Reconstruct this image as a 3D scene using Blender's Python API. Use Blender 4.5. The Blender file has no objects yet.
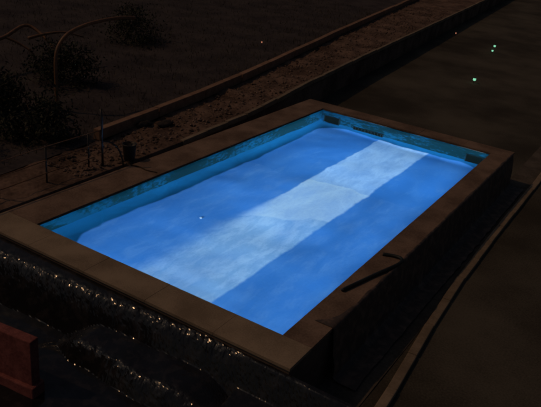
import bpy, bmesh, math, random
import numpy as np
from mathutils import Vector, Matrix, noise as mn

random.seed(7)
rng = np.random.default_rng(7)
scene = bpy.context.scene
COL = scene.collection

# ------------------------------------------------------------------ camera
cam_d = bpy.data.cameras.new('camera')
cam = bpy.data.objects.new('camera', cam_d)
COL.objects.link(cam)
R = Matrix(((0.84111649, -0.29618178, 0.45254768),
            (0.53175327, 0.30001163, -0.79197947),
            (0.09880032, 0.9067907, 0.40984036)))
M4 = R.to_4x4()
M4.translation = Vector((8.60470843, -7.05465982, 5.53168943))
cam.matrix_world = M4
cam_d.sensor_width = 36.0
cam_d.lens = 686.0627 / 541.0 * 36.0
cam_d.clip_start = 0.1
cam_d.clip_end = 600.0
scene.camera = cam

# ------------------------------------------------------------------ world, sun, exposure
TO_SUN = Vector((-0.55, -0.36, 0.75)).normalized()
world = bpy.data.worlds.new('World')
scene.world = world
world.use_nodes = True
wn = world.node_tree
bg = wn.nodes['Background']
sky = wn.nodes.new('ShaderNodeTexSky')
sky.sky_type = 'NISHITA'
sky.sun_disc = False
sky.sun_elevation = math.asin(TO_SUN.z)
sky.sun_rotation = math.atan2(TO_SUN.x, TO_SUN.y)
sky.air_density = 1.0
sky.dust_density = 4.0
wn.links.new(sky.outputs[0], bg.inputs[0])
bg.inputs[1].default_value = 0.0095

sun_d = bpy.data.lights.new('sun', 'SUN')
sun_d.energy = 0.33
sun_d.angle = math.radians(0.6)
sun_d.color = (1.0, 0.57, 0.28)
sun = bpy.data.objects.new('sun', sun_d)
COL.objects.link(sun)
sun.rotation_euler = TO_SUN.to_track_quat('Z', 'Y').to_euler()

scene.view_settings.view_transform = 'Standard'
scene.view_settings.look = 'None'
scene.view_settings.exposure = 0.0
scene.view_settings.gamma = 1.0
scene.view_settings.use_curve_mapping = False
scene.render.engine = 'CYCLES'
scene.cycles.use_denoising = True
scene.cycles.caustics_refractive = False
scene.cycles.caustics_reflective = False
scene.cycles.filter_width = 2.3          # soft consumer-video lens
scene.cycles.max_bounces = 10
scene.cycles.transmission_bounces = 8
scene.cycles.sample_clamp_indirect = 4.0

FILL_COL = (0.40, 0.68, 1.04)  # colour of the added pool light
FILL_E = 3.75                     # irradiance aimed at on the pool floor

# ------------------------------------------------------------------ sizes
PX, PY = 5.0, 10.47          # pool interior
WATER_Z = -0.06
GROUND_Z = -0.90
CN, CL, CF, CR = 0.56, 0.74, 0.55, 0.45   # coping widths near, left, far, right


def floor_z(y):
    return -0.72 - 0.05 * y


# ------------------------------------------------------------------ helpers
def tag(o, label=None, cat=None, group=None, kind=None):
    if label: o['label'] = label
    if cat: o['category'] = cat
    if group: o['group'] = group
    if kind: o['kind'] = kind
    return o


def empty(name, loc=(0, 0, 0), rz=0.0):
    o = bpy.data.objects.new(name, None)
    COL.objects.link(o)
    o.location = loc
    o.rotation_euler = (0, 0, rz)
    return o


def mesh_obj(name, verts, faces, mat, parent=None, smooth=False):
    me = bpy.data.meshes.new(name)
    me.from_pydata([tuple(v) for v in verts], [], [tuple(f) for f in faces])
    me.update()
    if smooth:
        me.polygons.foreach_set('use_smooth', [True] * len(me.polygons))
    me.materials.append(mat)
    o = bpy.data.objects.new(name, me)
    COL.objects.link(o)
    if parent: o.parent = parent
    return o


def bm_obj(name, bm, mat, parent=None, smooth=False):
    me = bpy.data.meshes.new(name)
    bmesh.ops.recalc_face_normals(bm, faces=bm.faces)
    bm.to_mesh(me)
    bm.free()
    if smooth:
        me.polygons.foreach_set('use_smooth', [True] * len(me.polygons))
    me.materials.append(mat)
    o = bpy.data.objects.new(name, me)
    COL.objects.link(o)
    if parent: o.parent = parent
    return o


def inst(name, me, parent=None, loc=(0, 0, 0), rot=(0, 0, 0), scale=(1, 1, 1)):
    o = bpy.data.objects.new(name, me)
    COL.objects.link(o)
    if parent: o.parent = parent
    o.location = loc; o.rotation_euler = rot; o.scale = scale
    return o


def bm_box(bm, lo, hi, bevel=0.0, seg=2):
    c = [(a + b) / 2 for a, b in zip(lo, hi)]
    s = [b - a for a, b in zip(lo, hi)]
    r = bmesh.ops.create_cube(bm, size=1.0, matrix=Matrix.Translation(c) @ Matrix.Diagonal((*s, 1)))
    if bevel:
        es = set()
        for v in r['verts']:
            es.update(v.link_edges)
        bmesh.ops.bevel(bm, geom=list(es), offset=bevel, segments=seg, affect='EDGES', profile=0.5)


def bm_prism(bm, poly, z0, z1):
    a = [bm.verts.new((x, y, z0)) for x, y in poly]
    b = [bm.verts.new((x, y, z1)) for x, y in poly]
    n = len(poly)
    bm.faces.new(a[::-1]); bm.faces.new(b)
    for i in range(n):
        bm.faces.new((a[i], a[(i + 1) % n], b[(i + 1) % n], b[i]))


def tube_mesh(pts, rad, seg=10, caps=True):
    pts = [Vector(p) for p in pts]
    verts, faces = [], []
    up = Vector((0, 0, 1))
    prev = None
    for i, p in enumerate(pts):
        t = (pts[min(i + 1, len(pts) - 1)] - pts[max(i - 1, 0)]).normalized()
        if prev is None:
            ref = up if abs(t.z) < 0.9 else Vector((1, 0, 0))
            nx = (ref - t * ref.dot(t)).normalized()
        else:
            nx = (prev - t * prev.dot(t)).normalized()
        prev = nx
        ny = t.cross(nx)
        r = rad[i] if isinstance(rad, (list, tuple)) else rad
        for k in range(seg):
            a = 2 * math.pi * k / seg
            verts.append(p + (nx * math.cos(a) + ny * math.sin(a)) * r)
    for i in range(len(pts) - 1):
        for k in range(seg):
            a = i * seg + k; b = i * seg + (k + 1) % seg
            faces.append((a, b, b + seg, a + seg))
    if caps:
        faces.append(tuple(range(seg))[::-1])
        faces.append(tuple(range((len(pts) - 1) * seg, len(pts) * seg)))
    return verts, faces


def tube(name, pts, rad, mat, parent=None, seg=10):
    v, f = tube_mesh(pts, rad, seg)
    return mesh_obj(name, v, f, mat, parent, True)


def smooth_path(pts, n=8):
    pts = [Vector(p) for p in pts]
    out = []
    P = [pts[0] * 2 - pts[1]] + pts + [pts[-1] * 2 - pts[-2]]
    for i in range(1, len(P) - 2):
        for k in range(n):
            t = k / n
            a, b, c, d = P[i - 1], P[i], P[i + 1], P[i + 2]
            out.append(0.5 * ((2 * b) + (c - a) * t + (2 * a - 5 * b + 4 * c - d) * t * t + (3 * b - a - 3 * c + d) * t ** 3))
    out.append(pts[-1])
    return out


def lathe(name, prof, mat, parent=None, seg=20, loc=(0, 0, 0)):
    verts, faces = [], []
    for r, z in prof:
        for k in range(seg):
            a = 2 * math.pi * k / seg
            verts.append((loc[0] + r * math.cos(a), loc[1] + r * math.sin(a), loc[2] + z))
    for i in range(len(prof) - 1):
        for k in range(seg):
            a = i * seg + k; b = i * seg + (k + 1) % seg
            faces.append((a, b, b + seg, a + seg))
    faces.append(tuple(range(seg))[::-1])
    faces.append(tuple(range((len(prof) - 1) * seg, len(prof) * seg)))
    return mesh_obj(name, verts, faces, mat, parent, True)


def grid(nx, ny, fn):
    verts = [fn(i / nx, j / ny) for j in range(ny + 1) for i in range(nx + 1)]
    faces = []
    for j in range(ny):
        for i in range(nx):
            a = j * (nx + 1) + i
            faces.append((a, a + 1, a + nx + 2, a + nx + 1))
    return verts, faces


def fbm(x, y, z=0.0, o=4):
    return mn.fractal(Vector((x, y, z)), 1.0, 2.0, o)


# ------------------------------------------------------------------ materials
class NT:
    def __init__(self, name):
        self.m = bpy.data.materials.new(name)
        self.m.use_nodes = True
        self.t = self.m.node_tree
        self.b = self.t.nodes['Principled BSDF']
        self.pos = self.t.nodes.new('ShaderNodeTexCoord').outputs['Object']

    def link(self, a, b):
        self.t.links.new(a, b)

    def _in(self, sock, v):
        if isinstance(v, (int, float)):
            sock.default_value = v
        elif isinstance(v, (tuple, list)):
            sock.default_value = (*v, 1.0) if len(v) == 3 and sock.type == 'RGBA' else v
        else:
            self.link(v, sock)

    def math(self, op, a, b=0.0, c=0.0, clamp=False):
        n = self.t.nodes.new('ShaderNodeMath'); n.operation = op; n.use_clamp = clamp
        self._in(n.inputs[0], a); self._in(n.inputs[1], b); self._in(n.inputs[2], c)
        return n.outputs[0]

    def ss(self, x, lo, hi, to0=0.0, to1=1.0):
        n = self.t.nodes.new('ShaderNodeMapRange'); n.interpolation_type = 'SMOOTHSTEP'
        self._in(n.inputs['Value'], x); self._in(n.inputs['From Min'], lo); self._in(n.inputs['From Max'], hi)
        self._in(n.inputs['To Min'], to0); self._in(n.inputs['To Max'], to1)
        return n.outputs[0]

    def mix(self, f, a, b, mode='MIX'):
        n = self.t.nodes.new('ShaderNodeMix'); n.data_type = 'RGBA'; n.blend_type = mode
        self._in(n.inputs['Factor'], f); self._in(n.inputs['A'], a); self._in(n.inputs['B'], b)
        return n.outputs['Result']

    def noise(self, scale, detail=4.0, rough=0.55, vec=None, stretch=None, dist=0.0):
        v = vec or self.pos
        if stretch:
            mp = self.t.nodes.new('ShaderNodeMapping')
            mp.inputs['Scale'].default_value = stretch[:3]
            if len(stretch) > 3: mp.inputs['Rotation'].default_value = (0, 0, stretch[3])
            self.link(v, mp.inputs[0]); v = mp.outputs[0]
        n = self.t.nodes.new('ShaderNodeTexNoise')
        n.inputs['Scale'].default_value = scale; n.inputs['Detail'].default_value = detail
        n.inputs['Roughness'].default_value = rough; n.inputs['Distortion'].default_value = dist
        self.link(v, n.inputs['Vector'])
        return n.outputs['Fac']

    def xyz(self):
        n = self.t.nodes.new('ShaderNodeSeparateXYZ'); self.link(self.pos, n.inputs[0])
        return n.outputs

    def rnd(self):
        return self.t.nodes.new('ShaderNodeObjectInfo').outputs['Random']

    def bump(self, h, strength=0.3, dist=0.02):
        n = self.t.nodes.new('ShaderNodeBump')
        n.inputs['Strength'].default_value = strength; n.inputs['Distance'].default_value = dist
        self.link(h, n.inputs['Height']); self.link(n.outputs[0], self.b.inputs['Normal'])

    def done(self, col, rough=0.8, spec=0.3):
        self._in(self.b.inputs['Base Color'], col)
        self._in(self.b.inputs['Roughness'], rough)
        self.b.inputs['Specular IOR Level'].default_value = spec
        return self.m


def mottled(name, c0, c1, scale=3.0, rough=0.85, spec=0.2, bump=0.3, bdist=0.01, fine=40.0, rnd=0.0, world_pos=False):
    n = NT(name)
    if world_pos:
        n.pos = n.t.nodes.new('ShaderNodeNewGeometry').outputs['Position']
    a = n.noise(scale, 5, 0.6)
    f = n.noise(fine, 3, 0.6)
    fac = n.ss(n.math('ADD', n.math('MULTIPLY', a, 0.65), n.math('MULTIPLY', f, 0.35)), 0.36, 0.64)
    col = n.mix(fac, c0, c1)
    if rnd:
        v = n.math('MULTIPLY_ADD', n.rnd(), rnd, 1.0 - rnd / 2)
        mul = n.t.nodes.new('ShaderNodeCombineColor')
        for k in range(3): n.link(v, mul.inputs[k])
        col = n.mix(1.0, col, mul.outputs[0], 'MULTIPLY')
    n.bump(n.math('ADD', n.math('MULTIPLY', a, 0.6), n.math('MULTIPLY', f, 0.5)), bump, bdist)
    return n.done(col, rough, spec)


def emitter(name, col, s):
    n = NT(name)
    n.b.inputs['Emission Color'].default_value = (*col, 1)
    n.b.inputs['Emission Strength'].default_value = s
    return n.done(col, 0.3, 0.3)


def floor_material():
    n = NT('painted_pool_floor')
    X = n.xyz()
    wob = n.math('SUBTRACT', n.noise(0.9, 3, 0.5), 0.5)
    wob2 = n.math('SUBTRACT', n.noise(5.0, 3, 0.5), 0.5)
    x = n.math('ADD', X[0], n.math('MULTIPLY_ADD', wob, 0.16, n.math('MULTIPLY', wob2, 0.05)))
    # left margin of the pale band softens towards the shallow end
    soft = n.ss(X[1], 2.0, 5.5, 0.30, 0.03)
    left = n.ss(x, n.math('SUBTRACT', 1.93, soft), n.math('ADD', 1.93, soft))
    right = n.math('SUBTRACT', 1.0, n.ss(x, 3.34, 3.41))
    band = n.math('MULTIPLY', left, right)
    caustic_mottle = n.noise(1.1, 6, 0.62, stretch=(1.0, 0.45, 1.0, 0.5), dist=0.6)  # stretched noise, paints mottled ripple light into the floor colours
    caustic_streak = n.noise(3.0, 5, 0.65, stretch=(1.6, 0.5, 1.0, -0.4), dist=0.4)
    fine = n.noise(22.0, 3, 0.6)
    bandf = n.math('MULTIPLY', band, n.ss(caustic_mottle, 0.30, 0.62, 0.62, 1.0))
    blue = n.mix(n.ss(caustic_mottle, 0.42, 0.72), (0.056, 0.215, 0.49), (0.088, 0.255, 0.52))
    blue = n.mix(n.math('MULTIPLY', n.ss(caustic_streak, 0.52, 0.72), 0.2), blue, (0.24, 0.40, 0.58))  # caustic streaks of light painted into the blue
    # three levels of light painted into the colour, meeting in uneven lines
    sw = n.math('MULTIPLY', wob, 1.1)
    light_edge1 = n.math('ADD', n.math('MULTIPLY_ADD', X[0], -0.12, X[1]), sw)
    light_edge2 = n.math('ADD', n.math('MULTIPLY_ADD', X[0], -0.75, X[1]), sw)
    far = n.ss(light_edge1, 5.98, 6.06)
    near_dim = n.math('SUBTRACT', 1.0, n.ss(light_edge2, 2.02, 2.16))
    pale = n.mix(n.ss(caustic_streak, 0.38, 0.60), (0.78, 0.84, 0.92), (0.91, 0.94, 0.97))
    pale = n.mix(near_dim, pale, n.mix(n.ss(caustic_streak, 0.38, 0.60), (0.40, 0.54, 0.69), (0.64, 0.73, 0.83)))
    pale = n.mix(far, pale, n.mix(n.ss(caustic_streak, 0.40, 0.62), (0.50, 0.62, 0.78), (0.66, 0.76, 0.88)))
    line = n.math('MULTIPLY', n.ss(light_edge1, 5.86, 5.98), n.math('SUBTRACT', 1.0, far))
    pale = n.mix(n.math('MULTIPLY', line, 0.7), pale, (0.90, 0.92, 0.92))  # bright line of light painted along the step
    blue = n.mix(n.math('MULTIPLY', n.math('SUBTRACT', 1.0, far), n.ss(caustic_streak, 0.35, 0.65, 0.04, 0.16)), blue, (0.27, 0.40, 0.62))  # blue before the step lightened too, light put into its colour
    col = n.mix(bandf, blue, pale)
    col = n.mix(n.math('MULTIPLY', n.ss(fine, 0.45, 0.7), 0.12), col, (0.05, 0.16, 0.30))
    # paint stops at the cove, with rounded corners
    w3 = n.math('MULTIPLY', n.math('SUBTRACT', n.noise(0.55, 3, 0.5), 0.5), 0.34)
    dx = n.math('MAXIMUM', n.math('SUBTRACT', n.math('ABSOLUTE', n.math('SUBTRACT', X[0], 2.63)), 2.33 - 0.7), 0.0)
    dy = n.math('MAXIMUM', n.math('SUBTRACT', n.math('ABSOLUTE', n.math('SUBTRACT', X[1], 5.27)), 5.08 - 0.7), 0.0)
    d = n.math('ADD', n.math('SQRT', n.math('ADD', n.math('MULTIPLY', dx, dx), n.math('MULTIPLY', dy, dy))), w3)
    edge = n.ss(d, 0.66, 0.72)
    col = n.mix(edge, col, n.mix(n.ss(caustic_mottle, 0.35, 0.65), (0.003, 0.060, 0.115), (0.004, 0.082, 0.165)))
    n.bump(n.noise(9.0, 5, 0.6), 0.15, 0.01)
    return n.done(col, 0.8, 0.05)


def wall_material():
    n = NT('teal_pool_wall_paint')
    X = n.xyz()
    a = n.noise(1.6, 5, 0.6, stretch=(1.0, 1.0, 1.6))
    f = n.noise(7.0, 4, 0.65)
    col = n.mix(n.ss(a, 0.4, 0.62), (0.002, 0.050, 0.086), (0.003, 0.074, 0.130))
    # dark algae patches clinging below the waterline
    big = n.noise(0.42, 2, 0.5)
    alg = n.math('MULTIPLY', n.ss(n.math('MULTIPLY_ADD', f, 0.40, n.math('MULTIPLY_ADD', big, 0.55, n.math('MULTIPLY', a, 0.3))), 0.53, 0.645), 0.95)
    col = n.mix(alg, col, (0.001, 0.016, 0.016))
    n.bump(f, 0.2, 0.01)
    return n.done(col, 0.8, 0.05)


def water_material():
    m = bpy.data.materials.new('pool_water')
    m.use_nodes = True
    t = m.node_tree
    t.nodes.remove(t.nodes['Principled BSDF'])
    g = t.nodes.new('ShaderNodeBsdfGlass')
    g.inputs['IOR'].default_value = 1.33
    g.inputs['Roughness'].default_value = 0.0
    g.inputs['Color'].default_value = (0.93, 0.98, 1.0, 1)
    t.links.new(g.outputs[0], t.nodes['Material Output'].inputs['Surface'])
    return m


def plastic(name, rough, c=(0.012, 0.012, 0.014)):
    n = NT(name)
    f = n.noise(28.0, 5, 0.6)
    g = n.noise(6.0, 4, 0.6)
    n.bump(n.math('ADD', n.math('MULTIPLY', f, 0.35), g), 0.25, 0.01)
    return n.done(n.mix(n.ss(g, 0.45, 0.65), c, (c[0] * 2.2, c[1] * 2, c[2] * 1.8)), rough, 0.5)


MAT = dict(
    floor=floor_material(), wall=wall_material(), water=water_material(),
    concrete=mottled('weathered_concrete', (0.21, 0.158, 0.108), (0.36, 0.275, 0.19), 1.3, 0.85, 0.15, 0.35, 0.008, 45, rnd=0.10, world_pos=True),
    concrete_brown=mottled('brown_weathered_concrete', (0.135, 0.090, 0.066), (0.275, 0.188, 0.138), 1.3, 0.9, 0.12, 0.5, 0.01, 30, rnd=0.10, world_pos=True),
    mortar=mottled('mortar', (0.16, 0.13, 0.10), (0.22, 0.18, 0.14), 6, 0.95, 0.1),
    render=mottled('rough_render', (0.10, 0.075, 0.06), (0.16, 0.12, 0.095), 3, 0.9, 0.1, 0.5, 0.02),
    soil=mottled('packed_reddish_soil', (0.075, 0.048, 0.036), (0.22, 0.145, 0.108), 0.9, 0.95, 0.1, 0.6, 0.03, 14),
    rubble=mottled('rubble_stone', (0.05, 0.035, 0.028), (0.26, 0.18, 0.14), 1.7, 0.95, 0.1),
    lawn=mottled('dark_rough_lawn', (0.042, 0.037, 0.040), (0.080, 0.068, 0.066), 0.8, 0.95, 0.05, 0.6, 0.04, 9),
    asphalt=mottled('worn_asphalt', (0.045, 0.040, 0.032), (0.112, 0.10, 0.078), 0.35, 0.95, 0.1, 0.4, 0.01, 30),
    gravel=mottled('dark_gravel', (0.07, 0.06, 0.05), (0.13, 0.11, 0.09), 2.0, 0.95, 0.1, 0.6, 0.03, 20),
    kerb=mottled('kerb_stone', (0.20, 0.155, 0.11), (0.30, 0.235, 0.17), 3, 0.9, 0.1, 0.3, 0.01, 30, rnd=0.2, world_pos=True),
    timber=mottled('weathered_sleeper_wood', (0.20, 0.115, 0.075), (0.32, 0.20, 0.135), 4, 0.85, 0.15, 0.4, 0.01, 30, rnd=0.2),
    sheet=plastic('black_plastic_film', 0.12), tarp=plastic('dull_black_tarpaulin', 0.65, (0.075, 0.055, 0.045)),
    red=mottled('red_brown_render', (0.17, 0.055, 0.05), (0.31, 0.105, 0.092), 5, 0.85, 0.15, 0.5, 0.012, 30),
    rust=mottled('rusty_steel', (0.15, 0.07, 0.035), (0.26, 0.13, 0.06), 8, 0.55, 0.4, 0.2, 0.004, 40),
    steel=mottled('dark_painted_steel', (0.02, 0.018, 0.018), (0.04, 0.034, 0.03), 8, 0.45, 0.4, 0.1, 0.003, 40),
    hose=mottled('dark_rubber', (0.010, 0.013, 0.012), (0.022, 0.026, 0.022), 8, 0.5, 0.4, 0.1, 0.002, 40),
    stone=mottled('dark_stone', (0.03, 0.027, 0.025), (0.06, 0.05, 0.045), 6, 0.9, 0.1, 0.6, 0.02, 20),
    grass=mottled('dry_grass', (0.05, 0.045, 0.03), (0.12, 0.10, 0.07), 2.0, 0.9, 0.1, 0.0, 0.001, 9),
    leaf=mottled('dark_leaf', (0.016, 0.020, 0.012), (0.045, 0.046, 0.026), 3.0, 0.65, 0.25, 0.0, 0.001, 12),
    bark=mottled('bark', (0.05, 0.035, 0.025), (0.10, 0.07, 0.05), 10, 0.9, 0.1),
    dark=mottled('opening_shade', (0.002, 0.004, 0.003), (0.004, 0.007, 0.005), 8, 0.9, 0.0),
    bezel=mottled('dark_grey_plastic', (0.004, 0.012, 0.012), (0.008, 0.018, 0.018), 8, 0.7, 0.1),
    white=mottled('white_plastic', (0.78, 0.76, 0.74), (0.84, 0.82, 0.80), 8, 0.4, 0.4),
    lens=emitter('added_bar_lens', (0.55, 0.8, 1.0), 3.0),
    green=emitter('green_marker_lens', (0.35, 1.0, 0.62), 0.75),
    amber=emitter('amber_marker_lens', (1.0, 0.38, 0.22), 0.5),
)

# ------------------------------------------------------------------ ground
OX0, OX1, OY0, OY1 = -CL, PX + CR, -CN, PY + CF      # outer pool shell
gx = [-160, OX0 + 0.05, OX1 - 0.05, 160]
gy = [-120, OY0 + 0.05, OY1 - 0.05, 260]
verts = [(x, y, GROUND_Z) for y in gy for x in gx]
faces = [(j * 4 + i, j * 4 + i + 1, j * 4 + i + 5, j * 4 + i + 4) for j in range(3) for i in range(3) if not (i == 1 and j == 1)]
tag(mesh_obj('ground', verts, faces, MAT['asphalt']), kind='structure')

# dark gravel strip between the pool wall and the kerb
v, f = grid(10, 120, lambda u, w: (OX1 - 0.02 + u * 0.70, -4 + 60 * w, GROUND_Z + 0.012 + 0.012 * fbm(u * 4, w * 200)))
tag(mesh_obj('gravel_strip', v, f, MAT['gravel'], None, True), kind='structure')

# terrace on the left, level with the coping, with an edge that drifts away from the pool
EDGE = [(-0.86, -30), (-0.86, 0.5), (-0.90, 2.6), (-0.98, 5.5), (-1.16, 8.3), (-1.81, 13.0), (-2.39, 17.9), (-3.37, 27.2), (-8.0, 70.0), (-10.5, 100)]


def edge_x(y):
    for (x0, y0), (x1, y1) in zip(EDGE, EDGE[1:]):
        if y <= y1:
            return x0 + (x1 - x0) * (y - y0) / (y1 - y0)
    return EDGE[-1][0]


SLEEP = [(-1.9, -3.0), (-2.30, 3.8), (-2.48, 5.4), (-2.72, 7.4), (-3.34, 11.5), (-4.2, 16.3), (-4.9, 20.1), (-6.6, 30.0), (-15, 80), (-18, 100)]


def sleep_x(y):
    for (x0, y0), (x1, y1) in zip(SLEEP, SLEEP[1:]):
        if y <= y1:
            return x0 + (x1 - x0) * (y - y0) / (y1 - y0)
    return SLEEP[-1][0]


def terr(u, w):
    y = -3 + 98 * w ** 1.4
    x = edge_x(y) + (sleep_x(y) - edge_x(y)) * u
    e = min(u, 1.0) * 3
    z = -0.03 + 0.07 * fbm(x * 1.3, y * 1.3) * min(1, e) + 0.045 * fbm(x * 5, y * 5, 3) * min(1, e)
    return (x, y, z)


v, f = grid(40, 420, terr)
n0 = len(v)
for j in range(421):                      # retaining face along the edge
    p = v[j * 41]
    v.append((p[0], p[1], GROUND_Z - 0.1))
f += [(j * 41, (j + 1) * 41, n0 + j + 1, n0 + j) for j in range(420)]
tag(mesh_obj('terrace', v, f, MAT['soil'], None, True), kind='structure')


def lawn(u, w):
    y = -12 + 132 * w ** 1.5
    x = sleep_x(y) - 0.02 - 70 * u ** 2
    return (x, y, -0.02 + 0.07 * fbm(x * 0.7, y * 0.7) * min(1, u * 8) + 0.03 * fbm(x * 3, y * 3, 5))


v, f = grid(110, 200, lawn)
tag(mesh_obj('lawn', v, f, MAT['lawn'], None, True), kind='structure')

# rubble strewn over the soil: too many and too small to count
rv, rf = [], []
rr = np.random.default_rng(3)
for k in range(2600):
    yy = 2.0 + 34 * rr.random() ** 1.3
    xx = edge_x(yy) - .1 - (edge_x(yy) - sleep_x(yy) - .25) * rr.random()
    sz = .018 + .05 * rr.random() ** 3
    b0 = len(rv)
    for q in ((1, 0, 0), (-1, 0, 0), (0, 1, 0), (0, -1, 0), (0, 0, 1), (.6, .6, .3), (-.6, .5, .4), (.5, -.6, .4), (0, 0, -.6)):
        jx, jy, jz = rr.uniform(.7, 1.3, 3)
        rv.append((xx + q[0] * sz * jx, yy + q[1] * sz * jy, -.015 + .05 * fbm(xx * 1.3, yy * 1.3) + q[2] * sz * .7 * jz))
    for t in ((0, 5, 4), (5, 2, 4), (2, 6, 4), (6, 1, 4), (1, 3, 4), (3, 7, 4), (7, 0, 4), (0, 2, 5), (2, 1, 6), (3, 0, 7), (0, 8, 2), (2, 8, 1), (1, 8, 3), (3, 8, 0)):
        rf.append(tuple(b0 + i for i in t))
tag(mesh_obj('rubble', rv, rf, MAT['rubble']), 'small loose rubble strewn over the bare soil terrace', 'rubble', kind='stuff')

# stone edging on the terrace rim: thin lit line
root = tag(empty('stone_edging', (-1.0, 6, -0.1)), 'thin stone edging along the rim of the bare soil terrace', 'edging')
bm = bmesh.new(); bm_box(bm, (-0.055, -0.49, -0.14), (0.055, 0.49, 0.0), 0.012)
em = bm_obj('edging_stone', bm, MAT['kerb'], root); em_me = em.data
y = 5.2; k = 0
while y < 60:
    a = math.atan2(edge_x(y + 1) - edge_x(y), 1.0)
    o = em if k == 0 else inst('edging_stone', em_me, root)
    o.location = (edge_x(y + .5) - 0.03 + 1.0 + random.uniform(-.01, .01), y + 0.5 - 6, 0.11 + random.uniform(-.008, .008))
    o.rotation_euler = (random.uniform(-.02, .02), random.uniform(-.02, .02), -a)
    y += 1.0; k += 1

# ------------------------------------------------------------------ kerb on the right
kerb = tag(empty('kerb', (6.2, 0, GROUND_Z)), kind='structure')
bm = bmesh.new(); bm_box(bm, (-0.075, -0.495, -0.1), (0.075, 0.495, 0.075), 0.015)
k0 = bm_obj('kerb_stone', bm, MAT['kerb'], kerb); k_me = k0.data
KX = [(-4, 6.62), (1.07, 6.37), (3, 6.22), (5, 6.12), (7.1, 6.10), (10.3, 6.09), (40, 6.0)]


def kerb_x(y):
    for (y0, x0), (y1, x1) in zip(KX, KX[1:]):
        if y <= y1: return x0 + (x1 - x0) * (y - y0) / (y1 - y0)
    return KX[-1][1]


for k in range(34):
    y = -4 + k
    o = k0 if k == 0 else inst('kerb_stone', k_me, kerb)
    a = math.atan2(kerb_x(y + 1) - kerb_x(y), 1.0)
    o.location = (kerb_x(y + .5) - 6.2 + random.uniform(-.008, .008), y + .5, random.uniform(-.01, .01))
    o.rotation_euler = (0, random.uniform(-.02, .02), -a)

# ------------------------------------------------------------------ pool
pool = tag(empty('swimming_pool', (0, 0, GROUND_Z)), 'rectangular pool with wide concrete coping and glowing blue floor with pale middle band', 'pool')
PO = Vector((0, 0, -GROUND_Z))


def pchild(o):
    o.parent = pool
    o.matrix_parent_inverse = Matrix.Translation((0, 0, -GROUND_Z))
    return o


def floor_pt(u, w):
    x, y = u * PX, w * PY
    d = min(x, PX - x, y, PY - y)
    cx = min(x, PX - x); cy = min(y, PY - y)
    r = 0.28
    z = floor_z(y)
    for c in (cx, cy):
        if c < r:
            z += (r - math.sqrt(max(0, r * r - (r - c) ** 2))) * 0.9
    z += 0.012 * fbm(x * 0.9, y * 0.9, 2)
    return (x, y, z)


xs = [0, .02, .06, .12, .2, .28] + list(np.linspace(.4, PX - .4, 44)) + [PX - .28, PX - .2, PX - .12, PX - .06, PX - .02, PX]
ys = [0, .02, .06, .12, .2, .28] + list(np.linspace(.4, PY - .4, 96)) + [PY - .28, PY - .2, PY - .12, PY - .06, PY - .02, PY]
v = [floor_pt(x / PX, y / PY) for y in ys for x in xs]
nx = len(xs)
f = [(j * nx + i, j * nx + i + 1, (j + 1) * nx + i + 1, (j + 1) * nx + i) for j in range(len(ys) - 1) for i in range(nx - 1)]
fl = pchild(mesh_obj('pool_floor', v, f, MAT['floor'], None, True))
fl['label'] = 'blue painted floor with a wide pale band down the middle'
WT = -0.066
for nm, lo, hi in (('near', (0, -0.30, -1.7), (PX, 0, WT)), ('far', (0, PY, -1.7), (PX, PY + 0.30, WT)),
                   ('left', (-0.30, -0.30, -1.7), (0, PY + 0.30, WT)), ('right', (PX, -0.30, -1.7), (PX + 0.30, PY + 0.30, WT))):
    bm = bmesh.new(); bm_box(bm, lo, hi)
    pchild(bm_obj('pool_wall', bm, MAT['wall']))
# outer masonry
for lo, hi in (((OX0, OY0 + .02, -1.2), (OX1 - .02, -0.302, WT)), ((OX0, PY + 0.302, -1.2), (OX1 - .02, OY1 - .02, WT)),
               ((OX0, -0.30, -1.2), (-0.302, PY + 0.30, WT)), ((PX + 0.302, -0.30, -1.2), (OX1 - .02, PY + 0.30, WT))):
    bm = bmesh.new(); bm_box(bm, lo, hi)
    pchild(bm_obj('outer_wall', bm, MAT['render']))
# mortar bed under the coping slabs
for lo, hi in (((OX0 + .01, OY0 + .01, WT + .002), (OX1 - .01, -0.01, -0.012)), ((OX0 + .01, PY + .01, WT + .002), (OX1 - .01, OY1 - .01, -0.012)),
               ((OX0 + .01, -0.009, WT + .002), (-0.01, PY + 0.009, -0.012)), ((PX + .01, -0.009, WT + .002), (OX1 - .01, PY + 0.009, -0.012))):
    bm = bmesh.new(); bm_box(bm, lo, hi)
    pchild(bm_obj('mortar_bed', bm, MAT['mortar']))


def slab_row(axis, start, end, lo, hi, count, mat='concrete_brown'):
    """row of coping slabs along axis, from start to end, across lo..hi"""
    L = (end - start) / count
    bm = bmesh.new()
    bm_box(bm, (-(L - .003) / 2, -(hi - lo) / 2, -0.05), ((L - .003) / 2, (hi - lo) / 2, 0.0), 0.004)
    o0 = bm_obj('coping_slab', bm, MAT[mat]); me = o0.data
    for k in range(count):
        o = o0 if k == 0 else inst('coping_slab', me)
        c = start + L * (k + .5)
        m = (lo + hi) / 2
        o.location = (c, m, random.uniform(-.002, .003)) if axis == 'x' else (m, c, random.uniform(-.002, .003))
        o.rotation_euler = (random.uniform(-.002, .002), random.uniform(-.002, .002), (0 if axis == 'x' else math.pi / 2) + random.uniform(-.0015, .0015))
        pchild(o)


slab_row('x', OX0, OX1, OY0, 0.02, 5, 'concrete')
slab_row('x', OX0, OX1, PY - 0.02, OY1, 5)
slab_row('y', 0.024, PY - 0.024, OX0, 0.02, 8)
slab_row('y', 0.024, PY - 0.024, PX - 0.02, OX1, 8)

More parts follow.
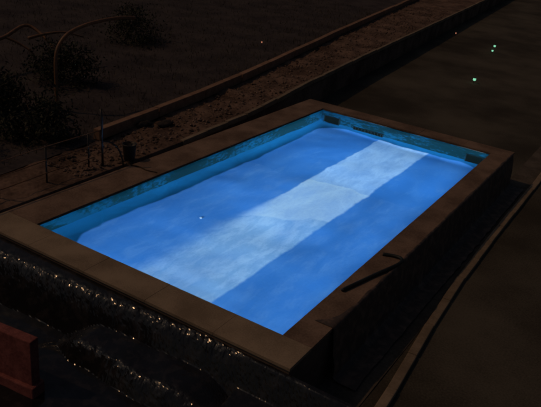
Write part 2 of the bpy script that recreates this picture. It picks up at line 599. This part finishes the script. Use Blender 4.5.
# black panels painted as shaded openings, deep end wall: a niche, a long suction grille, a niche by the right corner
for nm, x0, x1, z0, z1 in (('wall_niche', .10, .60, -1.10, -.46), ('suction_grille', 1.05, 1.98, -1.04, -.78), ('wall_niche', 4.36, 4.84, -1.06, -.44)):
    bm = bmesh.new()
    t = .022
    for lo, hi in (((x0, z0), (x1, z0 + t)), ((x0, z1 - t), (x1, z1)), ((x0, z0 + t), (x0 + t, z1 - t)), ((x1 - t, z0 + t), (x1, z1 - t))):
        bm_box(bm, (lo[0], PY - .045, lo[1]), (hi[0], PY - .002, hi[1]), .004)
    fr = pchild(bm_obj(nm, bm, MAT['bezel']))
    bm = bmesh.new(); bm_box(bm, (x0 + t + .001, PY - .015, z0 + t + .001), (x1 - t - .001, PY - .003, z1 - t - .001))
    o = bm_obj('shade_panel', bm, MAT['dark']); o.parent = fr
    if nm == 'suction_grille':
        for q in range(9):
            xx = x0 + t + (x1 - x0 - 2 * t) * (q + .5) / 9
            bm = bmesh.new(); bm_box(bm, (xx - .008, PY - .035, z0 + t + .001), (xx + .008, PY - .016, z1 - t - .001))
            o = bm_obj('bar', bm, MAT['bezel']); o.parent = fr

# small white cap on the floor
cap = lathe('floor_cap', [(.028, 0), (.028, .008), (.02, .016), (.0, .018)], MAT['white'], None, 16, (1.40, 2.86, floor_z(2.86) + .004))
pchild(cap)


def added_bar(a, b, direction, optics):  # added bars light the floor evenly; no source is seen there
    """added slim linear lamp, out of view on the pool wall just under the coping: housing, lens, one light per optic (tilt down, spread, weight)"""
    a = Vector(a); b = Vector(b); d = Vector(direction)
    c = (a + b) / 2; length = (b - a).length
    side = (b - a).normalized()

    def box(name, half, d0, d1, h, mat, bev):
        p = c - side * half + d * d0 + Vector((0, 0, -h)); q = c + side * half + d * d1 + Vector((0, 0, h))
        bm = bmesh.new()
        bm_box(bm, [min(m, n) for m, n in zip(p, q)], [max(m, n) for m, n in zip(p, q)], bev)
        return bm_obj(name, bm, mat)
    bar = pchild(box('added_bar', length / 2 - .01, .0, .02, .03, MAT['bezel'], .004))
    le = box('lens', length / 2 - .03, .021, .026, .02, MAT['lens'], 0); le.parent = bar  # lens of the added bar
    for down, spread, wgt in optics:
        ld = bpy.data.lights.new('added_bar_light', 'AREA')
        ld.shape = 'RECTANGLE'; ld.size = length - .06; ld.size_y = .04
        ld.spread = math.radians(spread)
        ld.energy = math.pi * wgt * FILL_E; ld.color = FILL_COL
        lo = bpy.data.objects.new('added_bar_light', ld)
        COL.objects.link(lo)
        aim = (d - Vector((0, 0, math.tan(math.radians(down))))).normalized()
        lo.location = c + d * .04
        lo.rotation_euler = aim.to_track_quat('-Z', 'Y').to_euler()
        pchild(lo)


for y0, y1, optics in ((.15, 3.55, ((4, 20, 1.2), (8, 40, .75), (30, 120, .62))),
                       (3.55, 6.95, ((0, 180, 1.35), (6, 30, 1.5), (9, 50, 2.0), (30, 120, .5))),
                       (6.95, 10.3, ((0, 180, 5.6), (6, 30, 2.3), (8, 40, 1.9), (12, 60, 2.1)))):
    added_bar((PX, y0, -.16), (PX, y1, -.16), (-1, 0, 0), optics)
added_bar((.2, 0, -.16), (4.8, 0, -.16), (0, 1, 0), ((0, 180, 3.6), (4, 20, 4.8), (6, 30, 2.5), (8, 40, 1.8), (12, 60, 1.5)))

# ------------------------------------------------------------------ water
def water_pt(u, w):
    x, y = -0.001 + u * (PX + .002), -0.001 + w * (PY + .002)
    z = 0.012 * mn.noise(Vector((x * 0.75, y * 0.6, 1.3))) + 0.0065 * mn.noise(Vector((x * 1.9 + 3, y * 1.6, 4.1))) + 0.0018 * mn.noise(Vector((x * 5, y * 5, 9)))
    return (x, y, WATER_Z + z)


v, f = grid(150, 300, water_pt)
tag(mesh_obj('water', v, f, MAT['water'], None, True), kind='structure')

# ------------------------------------------------------------------ black plastic film along the near wall
def film(u, w):
    x = -2.2 + 9.0 * u
    s = w * 3.4                       # distance out from the wall
    y = -CN + 0.01 - s
    s1 = max(.05, 0.33 - 0.059 * x) + 0.03 * mn.noise(Vector((x * 1.1, 0, 7))) + 0.02 * mn.noise(Vector((x * 3.7, 2, 7)))
    s2 = 0.80 + 0.07 * mn.noise(Vector((x * 1.0, 3, 2))) + 0.03 * mn.noise(Vector((x * 3.1, 3, 2)))
    amp = max(0.0, min(1.0, (x - 1.6) / 0.9)) * max(0.0, min(1.0, (5.6 - x) / 1.4))
    flat = max(0.0, min(1.0, (x - 4.55) / .25))
    q = 0.030 - 0.024 * flat
    wv = 0.05 * mn.noise(Vector((x * .9, y * 1.4, 0))) + 0.02 * mn.noise(Vector((x * 2.3, y * 3.1, 4)))
    z = -0.10 - 0.22 * s - 1.9 * q * math.log1p(math.exp(min(30, (s - s1) / q)))
    amp = amp * amp * (3 - 2 * amp)
    z2 = -0.44 - 0.12 * s + wv - 1.9 * q * math.log1p(math.exp(min(30, (s - s2) / q))) - (1 - amp) * .42
    z = max(z, z2, GROUND_Z + 0.08 + wv * .6)
    near = .8 * (1 - .8 * flat) * math.exp(-((s - s1) / 0.08) ** 2) + .8 * amp * math.exp(-((s - s2) / 0.06) ** 2) + .05
    z += near * (0.020 * mn.noise(Vector((x * 7, y * 9, 3))) + 0.022 * mn.noise(Vector((x * 15, y * 17, 8))) + 0.007 * mn.noise(Vector((x * 34, y * 36, 5))))
    return (x + .008 * mn.noise(Vector((x * 40, y * 40, 1))), y + .004 * mn.noise(Vector((x * 40, y * 40, 11))), z)


v, f = grid(400, 260, film)
tag(mesh_obj('plastic_sheet', v, f, MAT['sheet']),
    'crumpled shiny black plastic sheet with glinting folds below the near coping', 'plastic sheet')


# dull tarpaulin over the outer edge of the right coping
def tarp(u, w):
    y = 0.62 + 10.2 * w
    inset = 0.26 * math.exp(-((y - 0.62) / 0.22)) + 0.03 + 0.05 * max(0, mn.noise(Vector((0, y * 0.9, 3)))) + 0.02 * mn.noise(Vector((5, y * 3, 3)))
    top = inset; wall = 0.82; out = 0.45
    s = u * (top + wall + out)
    wr = 0.030 * mn.noise(Vector((y * 2.3, s * 1.5, 1))) + 0.014 * mn.noise(Vector((y * 7, s * 4, 6)))
    if s < top:
        return (OX1 + 0.012 - (top - s), y, 0.012 + 0.010 * abs(mn.noise(Vector((y * 5, s * 9, 2)))) )
    s2 = s - top
    if s2 < wall:
        k = s2 / wall
        return (OX1 + 0.02 + 0.10 * k + abs(wr) * 1.5 * min(1, k * 5), y, 0.010 - s2)
    s3 = s2 - wall
    return (OX1 + 0.12 + s3 * 0.8 + abs(wr) * 1.5, y, -0.82 - 0.03 * min(1, s3 * 8) + 0.04 * abs(wr) * 10 * .3)


v, f = grid(44, 260, tarp)
tag(mesh_obj('tarpaulin', v, f, MAT['tarp'], None, True),
    'dull dark tarpaulin hanging over the outer right side of the pool', 'tarpaulin')

# ------------------------------------------------------------------ things on the coping
tag(tube('hose', smooth_path([(5.10, 1.62, .028), (5.16, 1.85, .03), (5.30, 2.42, .03), (5.46, 3.02, .035), (5.43, 3.24, .035), (5.28, 3.26, .03), (5.10, 3.19, .028)], 8),
         .030, MAT['hose'], None, 10), 'dark hooked hose lying on the right coping', 'hose')
tag(tube('stick', smooth_path([(-.80, 3.12, .018), (-.5, 3.19, .018), (-.30, 3.16, .018), (-.06, 3.22, .02)], 5), [.018 - .0006 * i for i in range(16)], MAT['bark'], None, 8),
    'thin dark stick lying across the left coping', 'stick')

# ------------------------------------------------------------------ low sleeper wall on the terrace
root = tag(empty('sleeper_wall', (-2.6, 8, 0)), 'low wall of weathered timber sleepers along the soil terrace', 'low wall')
bm = bmesh.new(); bm_box(bm, (-0.09, -1.19, -0.16), (0.09, 1.19, 0.10), 0.015)
s0 = bm_obj('sleeper', bm, MAT['timber'], root); s_me = s0.data
y = 3.75; k = 0
while y < 62:
    a = math.atan2(sleep_x(y + 2.4) - sleep_x(y), 2.4)
    o = s0 if k == 0 else inst('sleeper', s_me, root)
    o.location = (sleep_x(y + 1.2) - .04 + 2.6 + random.uniform(-.02, .02), y + 1.2 - 8, 0.14 + random.uniform(-.02, .02))
    o.rotation_euler = (random.uniform(-.008, .008), random.uniform(-.02, .02), -a)
    y += 2.4 * math.cos(a) + .01; k += 1

# handrail by the end of the sleepers
root = tag(empty('handrail', (-1.14, 2.75, -.03)), 'thin dark steel handrail with curved brace at the sleeper wall end', 'handrail')
tube('post', [(0, 0, -.1), (-.02, .0, .5), (-.05, .02, 1.05), (-.10, .04, 1.22)], .024, MAT['steel'], root)
tube('brace', smooth_path([(-.02, 0, .55), (.10, .14, .52), (.18, .26, .38), (.22, .33, .18), (.24, .37, -.05)], 6), .018, MAT['steel'], root)
tube('foot_plate', [(0, 0, -.02), (0, 0, .015)], .07, MAT['steel'], root, 16)

# bucket
root = tag(empty('bucket', (-1.02, 3.42, -.04)), 'dark upright bucket on the soil beside the left coping', 'bucket')
lathe('body', [(.105, 0), (.115, .01), (.15, .36), (.158, .365), (.158, .385), (.145, .385), (.105, .03), (.0, .03)], MAT['steel'], root, 24)
tube('handle', [(.155 * math.cos(t), .02 + .10 * math.sin(t), .37 + .02 * math.sin(t)) for t in np.linspace(0, math.pi, 12)], .006, MAT['steel'], root, 6)


def rock(name, loc, s, label, cat):
    bm = bmesh.new()
    bmesh.ops.create_icosphere(bm, subdivisions=3, radius=1)
    for vv in bm.verts:
        d = 1 + .35 * mn.noise(vv.co * 1.4 + Vector(loc)) + .12 * mn.noise(vv.co * 4 + Vector(loc))
        vv.co = Vector((vv.co.x * s[0], vv.co.y * s[1], max(vv.co.z, -.4) * s[2])) * d
    o = bm_obj(name, bm, MAT['stone'], None, True)
    o.location = loc
    return tag(o, label, cat)


rock('rock', (-2.05, 5.83, .0), (.15, .24, .10), 'flat dark rock in the middle of the soil terrace', 'rock')
rock('rock', (-2.32, 5.35, .0), (.10, .26, .12), 'dark rock lying against the low sleeper wall', 'rock')

# ------------------------------------------------------------------ red wall end at the near left
root = tag(empty('garden_wall', (2.0, -2.25, GROUND_Z), math.radians(8)), 'reddish brown rendered wall end beyond the plastic sheet', 'wall')
bm = bmesh.new(); bm_box(bm, (-4.0, -.12, 0), (.58, .03, .93), .012); bm_obj('wall_face', bm, MAT['red'], root)
bm = bmesh.new(); bm_box(bm, (-4.0, -.17, 0), (.63, .06, .24), .02); bm_obj('plinth', bm, MAT['red'], root)

# ------------------------------------------------------------------ bent pipe and plants in the dark left corner
root = tag(empty('pipe_arch', (-4.56, 4.59, 0)), 'tall rusty bent pipe curving over among the dark shrubs', 'pipe')
tube('pipe', smooth_path([(0, 0, -.2), (0, 0, .6), (0, 0, 1.25), (.0, .10, 1.60), (-.0, .38, 1.86), (-.02, .85, 2.0), (-.05, 1.5, 2.08), (-.06, 2.3, 2.1), (-.07, 2.9, 2.05)], 8), .045, MAT['rust'], root, 12)
tube('collar', [(0, 0, .02), (0, 0, .10)], .07, MAT['rust'], root, 14)


def leaf_mass(name, n, rx, ry, rz, size, parent, seed):
    r = np.random.default_rng(seed)
    verts, faces = [], []
    nb = 26
    cen = r.normal(size=(nb, 3)); cen /= np.linalg.norm(cen, axis=1)[:, None]
    cen *= r.uniform(.35, .85, (nb, 1))
    cen[:, 2] = np.abs(cen[:, 2]) * .9 + .1
    for i in range(n):
        c = cen[r.integers(nb)] + r.normal(size=3) * .17
        p = Vector((c[0] * rx, c[1] * ry, max(.06, c[2]) * rz))
        a = Vector(r.normal(size=3)).normalized(); b = a.orthogonal().normalized()
        b = (Matrix.Rotation(r.uniform(0, 6.28), 3, a) @ b)
        c2 = a.cross(b)
        s = size * r.uniform(.6, 1.3)
        k = len(verts)
        verts += [p - b * s, p + c2 * s * .42 + a * s * .12, p + b * s, p - c2 * s * .42 + a * s * .12]
        faces.append((k, k + 1, k + 2, k + 3))
    return mesh_obj(name, verts, faces, MAT['leaf'], parent)


def shrub(loc, r, label, seed, n=1500, size=.055):
    root = tag(empty('shrub', loc), label, 'shrub', 'shrubs in the dark garden corner')
    leaf_mass('foliage', n, r[0], r[1], r[2], size, root, seed)
    rr = random.Random(seed)
    for k in range(4):
        a = rr.uniform(0, 6.28); q = rr.uniform(.3, .6)
        tube('stem', [(0.03 * math.cos(a), .03 * math.sin(a), -.05), (q * r[0] * .5 * math.cos(a), q * r[1] * .5 * math.sin(a), r[2] * .45), (q * r[0] * math.cos(a), q * r[1] * math.sin(a), r[2] * .8)], [.02, .014, .006], MAT['bark'], root, 6)


root = tag(empty('railing', (-1.22, 1.0, -.03)), 'low railing of thin rods and posts along the left side of the pool', 'railing')
for yy in (-1.75, -.75, .35, 1.45):
    tube('post', [(-.02, yy, -.1), (-.03, yy, .78)], .018, MAT['steel'], root, 8)
for zz, ya, yb in ((.22, -1.85, 1.55), (.48, -1.85, 1.62), (.76, -1.9, 1.75)):
    tube('rod', smooth_path([(0, ya, zz), (.012, -.8, zz - .012), (-.005, .4, zz + .006), (.02, yb, zz + .02)], 4), .011, MAT['rust'], root, 8)
tube('brace', [(-.02, -1.7, .05), (0.0, -.8, .74)], .009, MAT['rust'], root, 8)

shrub((-3.3, 2.9, -.05), (.95, .95, 1.05), 'rounded dark shrub left of the handrail', 12, 2600)
shrub((-4.0, .9, -.05), (1.0, 1.0, 1.15), 'dark shrub at the left edge of the picture', 13, 2600)
shrub((-5.3, 3.4, -.05), (1.1, 1.1, 1.3), 'tall dark shrub in front of the bent pipe', 14, 2800)
shrub((-6.6, 6.6, -.05), (1.2, 1.3, 1.3), 'dark shrub behind the bent pipe', 15, 2800)
shrub((-9.5, 12.5, -.05), (1.5, 1.6, 1.4), 'far dark shrub beyond the low sleeper wall', 16, 2600)

# rough grass over the lawn
gr = np.random.default_rng(21)
gv, gf = [], []
for k in range(14000):
    yy = -3 + 34 * gr.random() ** 1.2
    xx = sleep_x(yy) - .3 - 14 * gr.random() ** 1.3
    zz = -0.05 + 0.07 * fbm(xx * 0.7, yy * 0.7)
    a = gr.uniform(0, 6.28); h = gr.uniform(.06, .22); w = gr.uniform(.008, .016); l = gr.normal(size=2) * .06
    b0 = len(gv)
    gv += [(xx - w * math.cos(a), yy - w * math.sin(a), zz), (xx + w * math.cos(a), yy + w * math.sin(a), zz), (xx + l[0], yy + l[1], zz + h)]
    gf.append((b0, b0 + 1, b0 + 2))
tag(mesh_obj('grass', gv, gf, MAT['grass']), 'rough dark grass tufts on the lawn beyond the low sleeper wall', 'grass', kind='stuff')

# bare drooping branch
root = tag(empty('dry_branch', (-8.4, 6.4, 0)), 'reddish dry forked branch drooping at the top left', 'branch')
tube('limb', smooth_path([(.3, -2.2, .2), (.1, -1.2, .78), (-.1, -.2, .95), (-.3, .8, 1.15), (.5, .95, .75), (.75, .9, .45)], 7), [.07 - .001 * i for i in range(36)], MAT['rust'], root, 8)
tube('limb', smooth_path([(.2, .4, .9), (.35, 1.0, 1.0), (.55, 1.5, 1.02), (.7, 2.1, .85)], 7), [.05 - .0012 * i for i in range(22)], MAT['rust'], root, 8)
tube('twig', smooth_path([(-.1, -.2, .95), (.2, .1, .75), (.5, .3, .5), (.6, .4, .0)], 6), [.04 - .001 * i for i in range(19)], MAT['rust'], root, 8)

# ------------------------------------------------------------------ small lit markers
def marker(loc, h, r, mat, label, group=None):
    root = tag(empty('marker_light', loc), label, 'marker light', group)
    tube('stake', [(0, 0, -.05), (0, 0, h)], .012, MAT['steel'], root, 8)
    lathe('lens', [(r * .7, h), (r, h + .02), (r, h + .02 + r * 1.2), (r * .7, h + .03 + r * 1.2)], mat, root, 16)
    lathe('cap', [(r * 1.25, h + .031 + r * 1.2), (r * 1.2, h + .045 + r * 1.2), (.0, h + .075 + r * 1.2)], MAT['steel'], root, 16)


G = 'green markers on the dark ground'
marker((1.20, 22.0, GROUND_Z), .12, .060, MAT['green'], 'nearest and brightest green marker light beyond the far end of pool', G)
marker((-.50, 31.3, GROUND_Z), .10, .055, MAT['green'], 'upper of the two close green marker lights at the far right', G)
marker((-.20, 29.8, GROUND_Z), .10, .045, MAT['green'], 'lower of the two close green marker lights at the far right', G)
marker((-3.3, 33.2, GROUND_Z), .10, .030, MAT['amber'], 'tiny reddish marker light farthest off on the dark ground')
marker((-6.0, 16.4, -.02), .10, .022, MAT['amber'], 'tiny reddish marker light alone on the dark lawn')
